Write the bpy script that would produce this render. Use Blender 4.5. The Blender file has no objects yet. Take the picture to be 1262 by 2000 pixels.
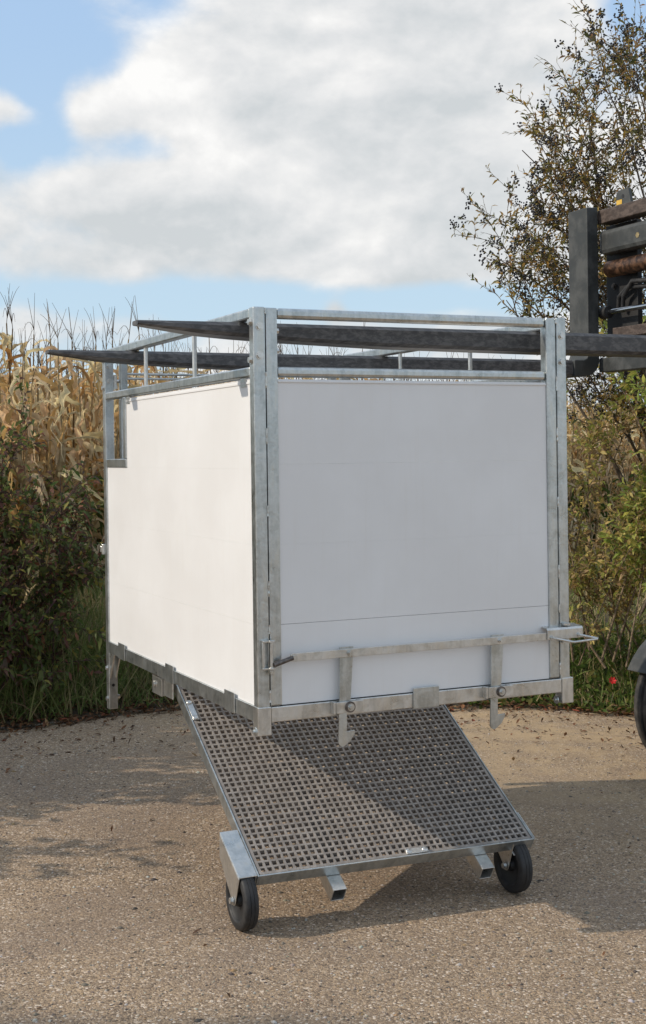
import bpy, math, random
import numpy as np
from mathutils import Matrix, Vector

# ------------------------------------------------------------------ camera, sky, sun, exposure
random.seed(7); rng = np.random.default_rng(7)
scene = bpy.context.scene
COL = scene.collection
CAM_H = 1.565
cam_d = bpy.data.cameras.new('camera'); cam = bpy.data.objects.new('camera', cam_d); COL.objects.link(cam)
cam.location = (0, 0, CAM_H); cam.rotation_euler = (math.radians(90), 0, 0)
cam_d.sensor_fit = 'VERTICAL'; cam_d.sensor_height = 36.0; cam_d.lens = 36.0*2593/2000
cam_d.shift_y = -0.05; cam_d.clip_start = 0.05; cam_d.clip_end = 3000
scene.camera = cam

SUN_EL, SUN_AZ = math.radians(32.6), math.radians(11.5)      # azimuth the light travels to, from +X towards +Y
sd = Vector((math.cos(SUN_EL)*math.cos(SUN_AZ), math.cos(SUN_EL)*math.sin(SUN_AZ), -math.sin(SUN_EL)))
sun_d = bpy.data.lights.new('sun', 'SUN'); sun_d.energy = 2.85; sun_d.angle = math.radians(0.6); sun_d.color = (1.0, 0.89, 0.745)
sun = bpy.data.objects.new('sun', sun_d); COL.objects.link(sun)
sun.rotation_euler = sd.to_track_quat('-Z', 'Y').to_euler(); sun.location = (-20, -3, 15)
scene.view_settings.view_transform = 'Standard'; scene.view_settings.look = 'None'
scene.view_settings.gamma = 1.0; scene.view_settings.exposure = 0.08; scene.view_settings.use_curve_mapping = False

class NT:
    """small helper round a node tree"""
    def __init__(s, tree): s.t = tree; s.n = tree.nodes; s.l = tree.links
    def add(s, kind, **kw):
        n = s.n.new(kind)
        for k, v in kw.items():
            if k.startswith('i_'): n.inputs[k[2:].replace('_', ' ')].default_value = v
            else: setattr(n, k, v)
        return n
    def link(s, a, b): s.l.new(a, b)
    def math(s, op, a, b=None, c=None, clamp=False):
        n = s.n.new('ShaderNodeMath'); n.operation = op; n.use_clamp = clamp
        for i, v in enumerate((a, b, c)):
            if v is None: continue
            if isinstance(v, (int, float)): n.inputs[i].default_value = v
            else: s.l.new(v, n.inputs[i])
        return n.outputs[0]
    def vmath(s, op, a, b=None):
        n = s.n.new('ShaderNodeVectorMath'); n.operation = op
        for i, v in enumerate((a, b)):
            if v is None: continue
            if isinstance(v, (tuple, list)): n.inputs[i].default_value = v
            else: s.l.new(v, n.inputs[i])
        return n
    def mix(s, f, a, b, blend='MIX'):
        n = s.n.new('ShaderNodeMix'); n.data_type = 'RGBA'; n.blend_type = blend
        for sock, v in ((n.inputs[0], f), (n.inputs[6], a), (n.inputs[7], b)):
            if isinstance(v, (int, float)): sock.default_value = v
            elif isinstance(v, (tuple, list)): sock.default_value = (*v[:3], 1)
            else: s.l.new(v, sock)
        return n.outputs[2]
    def ramp(s, f, stops, interp='LINEAR'):
        n = s.n.new('ShaderNodeValToRGB'); n.color_ramp.interpolation = interp
        e = n.color_ramp.elements
        while len(e) < len(stops): e.new(0.5)
        for el, (p, c) in zip(e, stops):
            el.position = p; el.color = (*(c if isinstance(c, (tuple, list)) else (c, c, c)), 1)
        s.l.new(f, n.inputs[0]); return n.outputs[0]
    def noise(s, vec, scale, detail=4, rough=0.55, dist=0.0):
        n = s.add('ShaderNodeTexNoise'); n.inputs['Scale'].default_value = scale
        n.inputs['Detail'].default_value = detail; n.inputs['Roughness'].default_value = rough
        n.inputs['Distortion'].default_value = dist
        if vec is not None: s.l.new(vec, n.inputs['Vector'])
        return n.outputs['Fac']
    def smooth(s, v, a, b):
        n = s.n.new('ShaderNodeMapRange'); n.interpolation_type = 'SMOOTHSTEP'
        s.l.new(v, n.inputs[0]); n.inputs[1].default_value = a; n.inputs[2].default_value = b
        return n.outputs[0]

world = bpy.data.worlds.new('World'); scene.world = world; world.use_nodes = True
w = NT(world.node_tree); w.n.clear()
wo = w.add('ShaderNodeOutputWorld'); bg = w.add('ShaderNodeBackground'); bg.inputs['Strength'].default_value = 0.1
w.link(bg.outputs[0], wo.inputs[0])
sky = w.add('ShaderNodeTexSky'); sky.sky_type = 'NISHITA'; sky.sun_disc = False
sky.sun_elevation = SUN_EL; sky.sun_rotation = math.atan2(-sd.x, -sd.y); sky.altitude = 300; sky.air_density = 1.0; sky.dust_density = 0.6; sky.ozone_density = 1.3
tc = w.add('ShaderNodeTexCoord'); dirn = w.vmath('NORMALIZE', tc.outputs['Generated']).outputs[0]
sep = w.add('ShaderNodeSeparateXYZ'); w.link(dirn, sep.inputs[0])
def pix_dir(u, v):
    d = Vector(((u-631)/2593, 1, -(v-900)/2593)); d.normalize(); return tuple(d)
def blob(u, v, rad_px, amp):
    d = w.vmath('DOT_PRODUCT', dirn, pix_dir(u, v)).outputs['Value']
    k = 1.0/((rad_px/2593)**2)
    e = w.math('MULTIPLY', w.math('SUBTRACT', d, 1.0), 2*k)
    return w.math('MULTIPLY', w.math('EXPONENT', e), amp)
def density(off, scale=3.4, det=10, rough=0.56):
    v = w.vmath('ADD', dirn, off).outputs[0]
    m = w.add('ShaderNodeMapping'); m.inputs['Scale'].default_value = (1.0, 1.0, 1.5); w.link(v, m.inputs['Vector'])
    return w.noise(m.outputs[0], scale, det, rough, 0.15)
dA = density((0.31, 0.17, 0.05)); dB = density((0.31-0.010, 0.17, 0.05+0.016), 3.4, 5)
puff = density((1.7, 0.4, 0.3), 11.0, 8, 0.55); puffB = density((1.7-0.006, 0.4, 0.3+0.010), 11.0, 6, 0.5)
def blobs(lst):
    tot = None
    for b in lst:
        q = blob(*b); tot = q if tot is None else w.math('ADD', tot, q)
    return tot
bias = blobs([(80, 70, 135, -.38), (300, 15, 80, -.16), (215, 130, 50, -.16), (110, 230, 40, -.12), (20, 105, 40, -.1), (30, 285, 50, -.34), (110, 288, 50, -.28), (200, 292, 55, -.26), (270, 285, 45, -.24), (325, 295, 40, -.20), (1240, 10, 60, -.4), (60, 180, 40, -.2), (270, 190, 90, .22), (370, 110, 70, .2), (170, 235, 40, .10),
              (20, 215, 40, .22), (560, 200, 180, .22), (900, 200, 260, .26), (220, 400, 230, .26), (700, 420, 300, .2), (1150, 400, 260, .15), (30, 600, 60, .2), (655, 606, 24, .26), (760, 60, 200, .16), (560, 30, 120, .1)])
el = sep.outputs['Z']
band = w.math('MULTIPLY', w.math('EXPONENT', w.math('MULTIPLY', w.math('POWER', w.math('DIVIDE', w.math('SUBTRACT', el, 0.121), 0.014), 2.0), -1.0)), -0.36)
cov = w.math('ADD', w.math('ADD', w.math('ADD', dA, w.math('MULTIPLY', w.math('SUBTRACT', puff, 0.5), 0.55)), bias), w.math('ADD', band, -0.01))
mask = w.smooth(cov, 0.37, 0.66)
lit = w.math('ADD', w.math('MULTIPLY', w.math('SUBTRACT', dA, dB), 2.2), 0.50)
soft = density((0.9, 0.2, 0.7), 5.5, 6, 0.5)
lit = w.math('ADD', lit, w.math('MULTIPLY', w.math('SUBTRACT', soft, 0.5), 0.9))
lit = w.math('ADD', lit, w.math('MULTIPLY', w.math('SUBTRACT', puff, 0.5), 0.6))
lit = w.math('ADD', lit, w.math('MULTIPLY', w.math('SUBTRACT', puff, puffB), 2.0))
lit = w.math('ADD', lit, blobs([(330, 120, 90, .40), (250, 200, 80, .22), (690, 120, 70, .30), (640, 160, 90, .2), (90, 340, 120, .30), (430, 285, 60, .35), (560, 320, 70, .25), (120, 430, 70, .2), (1020, 150, 110, .2), (700, 500, 60, .25),
                                (480, 215, 70, -.42), (650, 270, 110, -.20), (150, 520, 130, -.50), (430, 530, 150, -.40), (880, 330, 170, -.32), (700, 545, 90, -.2), (620, 40, 130, -.18), (900, 60, 130, -.12), (1000, 480, 150, -.2)]), clamp=True)
ccol = w.ramp(lit, [(0.0, (6.0, 6.3, 6.45)), (0.4, (7.3, 7.4, 7.45)), (0.75, (8.5, 8.45, 8.35)), (1.0, (9.5, 9.4, 9.2))])
hz = w.smooth(el, 0.10, 0.34)
blue = w.mix(0.80, sky.outputs[0], w.mix(hz, (5.6, 7.4, 8.9), (4.5, 6.4, 9.0)))
wcol = w.mix(w.math('MULTIPLY', mask, 0.97), blue, ccol)
w.link(wcol, bg.inputs['Color'])

# ------------------------------------------------------------------ materials
def principled(name):
    m = bpy.data.materials.new(name); m.use_nodes = True; t = NT(m.node_tree)
    b = t.n['Principled BSDF']; return m, t, b
def obj_vec(t, scale=(1, 1, 1)):
    c = t.add('ShaderNodeTexCoord'); mp = t.add('ShaderNodeMapping'); mp.inputs['Scale'].default_value = scale
    t.link(c.outputs['Object'], mp.inputs['Vector']); return mp.outputs[0]
def geo_vec(t, scale=(1, 1, 1)):
    c = t.add('ShaderNodeNewGeometry'); mp = t.add('ShaderNodeMapping'); mp.inputs['Scale'].default_value = scale
    t.link(c.outputs['Position'], mp.inputs['Vector']); return mp.outputs[0]
def bump(t, b, h, strength, dist=0.01):
    n = t.add('ShaderNodeBump'); n.inputs['Strength'].default_value = strength; n.inputs['Distance'].default_value = dist
    t.link(h, n.inputs['Height']); t.link(n.outputs[0], b.inputs['Normal'])

def mat_galv(name, base=(0.61, 0.64, 0.64), dark=(0.38, 0.41, 0.405), warm=(0.58, 0.56, 0.48)):
    m, t, b = principled(name); v = geo_vec(t)
    n1 = t.noise(v, 16, 6, 0.65, 0.8); n2 = t.noise(v, 95, 3, 0.6); n3 = t.noise(geo_vec(t, (14, 14, 2.2)), 3.0, 5, 0.6, 0.4)
    vo = t.add('ShaderNodeTexVoronoi'); vo.inputs['Scale'].default_value = 120; t.link(v, vo.inputs['Vector'])
    f = t.math('ADD', t.math('MULTIPLY', n1, 0.6), t.math('MULTIPLY', n3, 0.45))
    c = t.mix(t.smooth(f, 0.34, 0.64), dark, base)
    c = t.mix(t.math('MULTIPLY', t.smooth(n3, 0.5, 0.75), 0.55), c, warm)
    sp = t.add('ShaderNodeSeparateColor'); t.link(vo.outputs['Color'], sp.inputs[0])
    c = t.mix(0.10, c, t.ramp(sp.outputs[0], [(0, 0.25), (1, 0.75)]))
    c = t.mix(t.math('MULTIPLY', t.smooth(n2, 0.62, 0.75), 0.35), c, (0.66, 0.68, 0.67))
    t.link(c, b.inputs['Base Color']); b.inputs['Metallic'].default_value = 0.9
    t.link(t.ramp(n1, [(0.25, 0.24), (0.75, 0.42)]), b.inputs['Roughness'])
    bump(t, b, t.math('ADD', n2, t.math('MULTIPLY', n1, 2.0)), 0.12, 0.004)
    return m
M = {}
M['galv'] = mat_galv('galvanised_steel')
M['galv_light'] = mat_galv('bright_galvanised_steel', (0.72, 0.72, 0.70), (0.50, 0.51, 0.49), (0.64, 0.61, 0.52))
M['galv_dull'] = mat_galv('dull_galvanised_steel', (0.40, 0.41, 0.40), (0.27, 0.28, 0.28), (0.36, 0.34, 0.30))

m, t, b = principled('white_plastic_plank'); v = geo_vec(t)
n1 = t.noise(v, 2.2, 4, 0.6); n2 = t.noise(geo_vec(t, (30, 30, 1.4)), 2.0, 4, 0.6); n3 = t.noise(v, 9, 5, 0.7)
c = t.mix(t.smooth(n1, 0.35, 0.7), (0.755, 0.75, 0.745), (0.80, 0.80, 0.80))
c = t.mix(t.math('MULTIPLY', t.smooth(n2, 0.50, 0.8), 0.09), c, (0.62, 0.57, 0.48))
c = t.mix(t.math('MULTIPLY', t.smooth(n3, 0.66, 0.8), 0.16), c, (0.62, 0.60, 0.55))
t.link(c, b.inputs['Base Color']); t.link(t.ramp(n3, [(0.2, 0.34), (0.8, 0.5)]), b.inputs['Roughness'])
bump(t, b, n1, 0.10, 0.01); M['plank'] = m

def simple(name, c1, c2, scale=20, rough=(0.4, 0.6), metal=0.0, bmp=0.1, stretch=(1, 1, 1), lo=0.4, hi=0.65):
    m, t, b = principled(name); v = geo_vec(t, stretch); n1 = t.noise(v, scale, 6, 0.65, 0.3)
    t.link(t.mix(t.smooth(n1, lo, hi), c1, c2), b.inputs['Base Color'])
    t.link(t.ramp(n1, [(0.3, rough[0]), (0.7, rough[1])]), b.inputs['Roughness']); b.inputs['Metallic'].default_value = metal
    if bmp: bump(t, b, n1, bmp, 0.005)
    return m
M['rubber'] = simple('black_rubber', (0.016, 0.016, 0.017), (0.035, 0.034, 0.034), 30, (0.5, 0.75))
M['tyre'] = simple('dusty_tyre_rubber', (0.022, 0.022, 0.023), (0.085, 0.078, 0.070), 9, (0.7, 0.9), 0, 0.3)
M['grating'] = simple('grey_brown_glass_fibre', (0.24, 0.21, 0.185), (0.35, 0.31, 0.275), 28, (0.55, 0.8), 0, 0.25)
M['gasket'] = simple('black_sealing_strip', (0.01, 0.01, 0.01), (0.02, 0.02, 0.02))
M['dark_tube'] = simple('bare_dark_steel', (0.10, 0.09, 0.085), (0.22, 0.19, 0.17), 40, (0.3, 0.5), 0.8)
M['fork'] = simple('black_fork_steel', (0.062, 0.061, 0.063), (0.135, 0.131, 0.130), 22, (0.38, 0.62), 0.25, 0.15, (0.5, 3, 3))
M['fork_edge'] = M['fork']
M['loader'] = simple('dark_grey_paint', (0.035, 0.038, 0.037), (0.075, 0.078, 0.076), 9, (0.45, 0.7), 0.1, 0.15, (1, 1, 1))
M['black'] = simple('black_paint', (0.010, 0.010, 0.011), (0.022, 0.022, 0.022), 10, (0.5, 0.7))
M['rust_bar'] = simple('worn_brown_steel', (0.055, 0.038, 0.030), (0.12, 0.09, 0.075), 14, (0.5, 0.8), 0.2, 0.25, (4, 0.6, 4))
M['rust'] = simple('greasy_rusty_steel', (0.035, 0.018, 0.011), (0.17, 0.085, 0.045), 26, (0.3, 0.6), 0.35, 0.6)
M['chrome'] = simple('chrome_rod', (0.5, 0.5, 0.5), (0.6, 0.6, 0.6), 5, (0.1, 0.2), 1.0, 0)
M['yellow'] = simple('yellow_sticker', (0.60, 0.36, 0.04), (0.75, 0.48, 0.08))
M['loader_green'] = simple('machine_body_paint', (0.10, 0.11, 0.10), (0.14, 0.15, 0.14), 4, (0.35, 0.5))
M['brass'] = simple('brass_nut', (0.35, 0.25, 0.12), (0.5, 0.38, 0.2), 30, (0.3, 0.5), 0.9)

def mat_attr(name, rough=0.6, trans=0.3, scale=40, vary=0.25, spec=0.3):
    m, t, b = principled(name); a = t.add('ShaderNodeAttribute'); a.attribute_name = 'Col'
    n1 = t.noise(geo_vec(t), scale, 4, 0.6)
    c = t.mix(t.math('MULTIPLY', t.smooth(n1, 0.35, 0.7), vary), a.outputs['Color'], (0.10, 0.06, 0.03))
    t.link(c, b.inputs['Base Color']); b.inputs['Roughness'].default_value = rough; b.inputs['Specular IOR Level'].default_value = spec
    if trans > 0:
        tr = t.add('ShaderNodeBsdfTranslucent'); t.link(c, tr.inputs['Color'])
        mx = t.add('ShaderNodeMixShader'); mx.inputs[0].default_value = trans
        t.link(b.outputs[0], mx.inputs[1]); t.link(tr.outputs[0], mx.inputs[2])
        t.link(mx.outputs[0], t.n['Material Output'].inputs[0])
    return m
M['leaf'] = mat_attr('leaf', 0.5, 0.52, 40, 0.15)
M['dryleaf'] = mat_attr('dry_leaf', 0.7, 0.42, 25, 0.2, 0.2)
M['grass'] = mat_attr('grass_blade', 0.6, 0.3, 20, 0.2)
M['litter'] = mat_attr('fallen_leaf', 0.75, 0.08, 60, 0.3, 0.2)
M['stone'] = mat_attr('stone_chip', 0.8, 0, 200, 0.2)
M['bark'] = simple('twig_bark', (0.07, 0.05, 0.035), (0.15, 0.115, 0.08), 60, (0.7, 0.9))
M['bark_pale'] = simple('pale_brown_bark', (0.14, 0.10, 0.06), (0.28, 0.21, 0.14), 60, (0.7, 0.9))
M['bark_red'] = simple('dark_red_bark', (0.05, 0.018, 0.018), (0.11, 0.045, 0.04), 60, (0.5, 0.7))
M['berry'] = simple('blue_black_berry', (0.008, 0.008, 0.013), (0.02, 0.02, 0.03), 60, (0.25, 0.4), 0, 0)
M['stalk'] = simple('dry_maize_stalk', (0.22, 0.15, 0.07), (0.42, 0.31, 0.16), 30, (0.6, 0.8), 0, 0.1, (1, 1, .3))
M['tassel'] = simple('dry_maize_tassel', (0.14, 0.10, 0.065), (0.24, 0.18, 0.12), 30, (0.7, 0.9))
M['red'] = simple('red_petal', (0.5, 0.006, 0.01), (0.62, 0.02, 0.02), 40, (0.4, 0.6))

# yard: worn asphalt with chips, sand blown over it
m, t, b = principled('worn_chip_asphalt'); v = geo_vec(t, (1, 1, 0.02))
def vor(scale, feat='F1', rnd=1.0):
    n = t.add('ShaderNodeTexVoronoi'); n.feature = feat; n.inputs['Scale'].default_value = scale; n.inputs['Randomness'].default_value = rnd
    t.link(v, n.inputs['Vector']); return n
va, vb, vc = vor(130), vor(260), vor(66)
def chan(n, i):
    s = t.add('ShaderNodeSeparateColor'); t.link(n.outputs['Color'], s.inputs[0]); return s.outputs[i]
big = t.noise(v, 0.9, 5, 0.6, 0.4); mid = t.noise(v, 5, 5, 0.65); fine = t.noise(v, 420, 2, 0.5)
chipA = t.ramp(chan(va, 0), [(0.0, (0.085, 0.066, 0.05)), (0.3, (0.22, 0.172, 0.125)), (0.6, (0.34, 0.265, 0.185)), (0.82, (0.42, 0.32, 0.215)), (0.93, (0.55, 0.48, 0.40)), (1.0, (0.74, 0.68, 0.60))])
chipB = t.ramp(chan(vb, 1), [(0.0, (0.12, 0.092, 0.07)), (0.5, (0.28, 0.22, 0.16)), (0.85, (0.40, 0.315, 0.22)), (1.0, (0.68, 0.61, 0.53))])
c = t.mix(t.math('GREATER_THAN', chan(va, 1), 0.48), chipB, chipA)
chipC = t.ramp(chan(vc, 0), [(0.0, (0.10, 0.085, 0.075)), (0.4, (0.36, 0.27, 0.19)), (0.7, (0.42, 0.38, 0.33)), (1.0, (0.78, 0.73, 0.66))])
small = t.math('MULTIPLY', t.math('LESS_THAN', vc.outputs['Distance'], 0.30), t.math('GREATER_THAN', chan(vc, 2), 0.86))
c = t.mix(small, c, chipC)
c = t.mix(t.math('MULTIPLY', t.smooth(big, 0.44, 0.68), 0.50), c, (0.16, 0.132, 0.115))
sxyz = t.add('ShaderNodeSeparateXYZ'); t.link(v, sxyz.inputs[0])
edge = t.smooth(t.math('ADD', sxyz.outputs[1], t.math('MULTIPLY', t.math('ADD', sxyz.outputs[0], 0.0), 0.85)), 5.4, 9.2)
sandm = t.math('MULTIPLY', edge, t.smooth(t.math('ADD', mid, t.math('MULTIPLY', big, 0.6)), 0.55, 0.95))
sandm = t.math('MAXIMUM', sandm, t.math('MULTIPLY', t.smooth(mid, 0.55, 0.8), 0.35))
sand = t.mix(fine, (0.42, 0.32, 0.19), (0.60, 0.47, 0.30))
c = t.mix(t.math('MULTIPLY', sandm, 0.85), c, sand)
c = t.mix(0.18, c, t.ramp(fine, [(0.3, (0.12, 0.095, 0.07)), (0.7, (0.50, 0.41, 0.31))]))
c = t.mix(1.0, c, (1.16, 1.07, 0.99), 'MULTIPLY'); t.link(c, b.inputs['Base Color']); b.inputs['Roughness'].default_value = 0.92; b.inputs['Specular IOR Level'].default_value = 0.25
hh = t.math('ADD', t.math('MULTIPLY', va.outputs['Distance'], -1.0), t.math('MULTIPLY', vb.outputs['Distance'], -0.6))
hh = t.math('ADD', hh, t.math('MULTIPLY', chan(va, 2), 0.5)); hh = t.math('ADD', hh, t.math('MULTIPLY', small, 0.5))
bump(t, b, hh, 0.55, 0.006); M['yard'] = m
M['soil'] = simple('verge_soil', (0.045, 0.033, 0.02), (0.11, 0.085, 0.05), 9, (0.85, 0.95), 0, 0.6)

# ------------------------------------------------------------------ mesh helpers
class MB:
    def __init__(s): s.v = []; s.f = []
    def add(s, vs, fs):
        o = len(s.v); s.v += [tuple(p) for p in vs]; s.f += [tuple(i+o for i in q) for q in fs]; return s
    def box(s, x0, x1, y0, y1, z0, z1):
        vs = [(x, y, z) for z in (z0, z1) for y in (y0, y1) for x in (x0, x1)]
        return s.add(vs, [(0, 2, 3, 1), (4, 5, 7, 6), (0, 1, 5, 4), (2, 6, 7, 3), (0, 4, 6, 2), (1, 3, 7, 5)])
    def prism(s, poly, axis, a, b):
        """poly of 2-D points extruded along axis from a to b"""
        def P(p, h): return {'x': (h, p[0], p[1]), 'y': (p[0], h, p[1]), 'z': (p[0], p[1], h)}[axis]
        n = len(poly); vs = [P(p, a) for p in poly] + [P(p, b) for p in poly]
        return s.add(vs, [tuple(range(n))[::-1], tuple(range(n, 2*n))] + [(i, (i+1) % n, n+(i+1) % n, n+i) for i in range(n)])
    def tube(s, pts, rad, n=10, cap=True):
        pts = [Vector(p) for p in pts]; rad = rad if isinstance(rad, (list, tuple)) else [rad]*len(pts)
        vs, up = [], None
        for i, p in enumerate(pts):
            d = (pts[min(i+1, len(pts)-1)] - pts[max(i-1, 0)]).normalized()
            if up is None: up = Vector((0, 0, 1)) if abs(d.z) < .9 else Vector((1, 0, 0))
            a = d.cross(up).normalized(); up = a.cross(d).normalized()
            vs += [p + (a*math.cos(2*math.pi*k/n) + up*math.sin(2*math.pi*k/n))*rad[i] for k in range(n)]
        fs = [(i*n+k, i*n+(k+1) % n, (i+1)*n+(k+1) % n, (i+1)*n+k) for i in range(len(pts)-1) for k in range(n)]
        if cap: fs += [tuple(range(n))[::-1], tuple(range(len(vs)-n, len(vs)))]
        return s.add(vs, fs)
    def lathe(s, prof, c, axis='x', n=40):
        """prof = (axial, radius) pairs round axis through c, closed ring"""
        vs = []
        for k in range(n):
            a = 2*math.pi*k/n; ca, sa = math.cos(a), math.sin(a)
            for h, r in prof:
                vs.append({'x': (c[0]+h, c[1]+r*ca, c[2]+r*sa), 'y': (c[0]+r*ca, c[1]+h, c[2]+r*sa)}[axis])
        q = len(prof)
        return s.add(vs, [(k*q+i, ((k+1) % n)*q+i, ((k+1) % n)*q+(i+1) % q, k*q+(i+1) % q) for k in range(n) for i in range(q)])
    def hexbolt(s, c, d, r=.011, h=.008):
        c = Vector(c); d = Vector(d).normalized(); s.tube([c, c+d*h*.25], r*1.35, 14); s.tube([c+d*h*.25, c+d*(h*1.1)], r, 6); return s
    def build(s, name, mat, parent=None, bevel=0, smooth=False, seg=2):
        me = bpy.data.meshes.new(name); me.from_pydata(s.v, [], s.f); me.update()
        return link(name, me, mat, parent, bevel, smooth, seg)
def link(name, me, mat, parent=None, bevel=0, smooth=False, seg=2):
    if mat is not None and not me.materials: me.materials.append(mat)
    o = bpy.data.objects.new(name, me); COL.objects.link(o)
    if parent: o.parent = parent
    import bmesh
    bm = bmesh.new(); bm.from_mesh(me); bmesh.ops.recalc_face_normals(bm, faces=bm.faces); bm.to_mesh(me); bm.free()
    if smooth:
        me.polygons.foreach_set('use_smooth', [True]*len(me.polygons))
        if smooth != 'all':
            me.set_sharp_from_angle(angle=math.radians(40))
    if bevel:
        b = o.modifiers.new('bevel', 'BEVEL'); b.width = bevel; b.segments = seg; b.limit_method = 'ANGLE'; b.angle_limit = math.radians(40); b.harden_normals = False
    return o
def np_mesh(name, V, F, mat, parent=None, col=None, smooth=False):
    """V (n,3); F (m,k) with one k; col (n,3)"""
    me = bpy.data.meshes.new(name); V = np.asarray(V, np.float32); F = np.asarray(F, np.int32); k = F.shape[1]
    me.vertices.add(len(V)); me.vertices.foreach_set('co', V.ravel())
    me.loops.add(F.size); me.loops.foreach_set('vertex_index', F.ravel())
    me.polygons.add(len(F)); me.polygons.foreach_set('loop_start', np.arange(0, F.size, k, dtype=np.int32))
    if col is not None:
        a = me.color_attributes.new('Col', 'FLOAT_COLOR', 'POINT')
        a.data.foreach_set('color', np.concatenate([np.asarray(col, np.float32), np.ones((len(V), 1), np.float32)], 1).ravel())
    me.update(); me.validate()
    if smooth: me.polygons.foreach_set('use_smooth', [True]*len(me.polygons))
    if mat is None: return me
    me.materials.append(mat); o = bpy.data.objects.new(name, me); COL.objects.link(o)
    if parent: o.parent = parent
    return o
def tag(o, label=None, cat=None, group=None, kind=None):
    for k, v in (('label', label), ('category', cat), ('group', group), ('kind', kind)):
        if v: o[k] = v
    return o
def empty(name, mat=None, loc=None):
    o = bpy.data.objects.new(name, None); COL.objects.link(o); o.empty_display_size = .1
    if mat is not None: o.matrix_world = mat
    if loc is not None: o.location = loc
    return o
def merge(parts):
    Vs, Fs, Cs, o = [], [], [], 0
    for V, F, C in parts:
        Vs.append(V); Fs.append(F+o); Cs.append(C); o += len(V)
    return np.concatenate(Vs), np.concatenate(Fs), np.concatenate(Cs)
def unit(a): return a/np.maximum(np.linalg.norm(a, axis=-1, keepdims=True), 1e-9)
def ribbons(pos, d, length, width, droop, col, nseg=3, prof=None, fold=0.25, side=None, tipcol=None, twist=0.0):
    """N leaves or blades as folded strips; three vertices across"""
    N = len(pos); d = unit(d); length = np.broadcast_to(length, N); width = np.broadcast_to(width, N); droop = np.broadcast_to(droop, N)
    up = np.array([0, 0, 1.0]); s = np.cross(d, up); bad = np.linalg.norm(s, axis=1) < 1e-3; s[bad] = [1, 0, 0]; s = unit(s)
    roll = rng.uniform(-1, 1, N)*1.2 if side is None else np.broadcast_to(side, N)
    nn = np.cross(s, d); s, nn = s*np.cos(roll)[:, None]+nn*np.sin(roll)[:, None], nn*np.cos(roll)[:, None]-s*np.sin(roll)[:, None]
    if prof is None: prof = [math.sin(math.pi*min(.97, .12+.86*k/nseg))**.8 for k in range(nseg+1)]
    rows, cols = [], []
    tw = rng.uniform(-1, 1, N)*twist
    for k in range(nseg+1):
        u = k/nseg
        p = pos + d*(length*u)[:, None]; p = p + np.array([0, 0, -1.0])*(droop*length*u**2)[:, None]
        a = (tw*u)[:, None]; ss = s*np.cos(a)+nn*np.sin(a); n2 = nn*np.cos(a)-s*np.sin(a)
        w_ = (width*prof[k]*.5)[:, None]
        rows += [p - ss*w_ + n2*w_*fold, p, p + ss*w_ + n2*w_*fold]
        cc = col if tipcol is None else col*(1-u)+tipcol*u
        cols += [cc, cc*.92, cc]
    V = np.stack(rows, 1).reshape(-1, 3); C = np.stack(cols, 1).reshape(-1, 3)
    base = []
    for k in range(nseg):
        a = k*3; base += [(a, a+1, a+4, a+3), (a+1, a+2, a+5, a+4)]
    base = np.array(base); q = 3*(nseg+1)
    F = (base[None]+(np.arange(N)*q)[:, None, None]).reshape(-1, 4)
    return V, F, C
def np_tubes(segs, n=4):
    """segs: list of (points (k,3), radii (k)) -> merged tube mesh"""
    Vs, Fs, o = [], [], 0; ang = np.arange(n)*2*np.pi/n
    for P, R in segs:
        k = len(P); d = np.gradient(P, axis=0); d = unit(d)
        ref = np.where(np.abs(d[:, 2:3]) > .9, np.array([[1.0, 0, 0]]), np.array([[0, 0, 1.0]])); a = unit(np.cross(d, ref)); b_ = np.cross(a, d)
        V = P[:, None]+(a[:, None]*np.cos(ang)[None, :, None]+b_[:, None]*np.sin(ang)[None, :, None])*np.asarray(R)[:, None, None]
        i = np.arange(k-1)[:, None]*n; j = np.arange(n)[None]; j2 = (j+1) % n
        F = np.stack([i+j, i+j2, i+n+j2, i+n+j], -1).reshape(-1, 4)
        Vs.append(V.reshape(-1, 3)); Fs.append(F+o); o += k*n
    return np.concatenate(Vs), np.concatenate(Fs)
def palette(cols, weights, N, jitter=.18):
    cols = np.array(cols); i = rng.choice(len(cols), N, p=np.array(weights)/sum(weights))
    return cols[i]*(1+rng.uniform(-jitter, jitter, (N, 1)))*(1+rng.uniform(-.06, .06, (N, 3)))

# ------------------------------------------------------------------ ground
def edge_y(x): return 8.5 + .05*math.sin(x*2.3) + .07*math.sin(x*5.1+1) + (0 if x > -.6 else -(-.6-x)*.78 if x > -2.4 else -1.4)
def tilt(x): return -.02*(max(-2.5, min(2.5, x))+.27)
def sstep(a, b, x): x = max(0, min(1, (x-a)/(b-a))); return x*x*(3-2*x)
def gz(x, y): return tilt(x) + .30*sstep(0.1, 1.7, y-edge_y(x))
xs = sorted(set([-400, -120, -40, -15, -8, -5] + [round(-4+.2*k, 2) for k in range(46)] + [6, 8, 15, 40, 120, 400] + [-2.5, 2.5]))
ts = [-60, -25, -10, -5, -2, -.8, -.3, 0, .15, .3, .5, .7, .9, 1.1, 1.4, 1.7, 2.5, 5, 12, 40, 150, 600]
V = [(x, edge_y(x)+t_, gz(x, edge_y(x)+t_) - (.03 if t_ < -.3 else 0.006 if t_ < .1 else 0)) for t_ in ts for x in xs]
nx = len(xs); F = [(j*nx+i, j*nx+i+1, (j+1)*nx+i+1, (j+1)*nx+i) for j in range(len(ts)-1) for i in range(nx-1)]
o = MB().add(V, F).build('ground', M['soil'], smooth='all'); tag(o, 'brown earth of the verge and field beyond the yard', 'ground', kind='structure')
ts = [-58, -20, -10, -6.5, -5, -4, -3, -2, -1, -.5, -.15, 0, .06]
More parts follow.
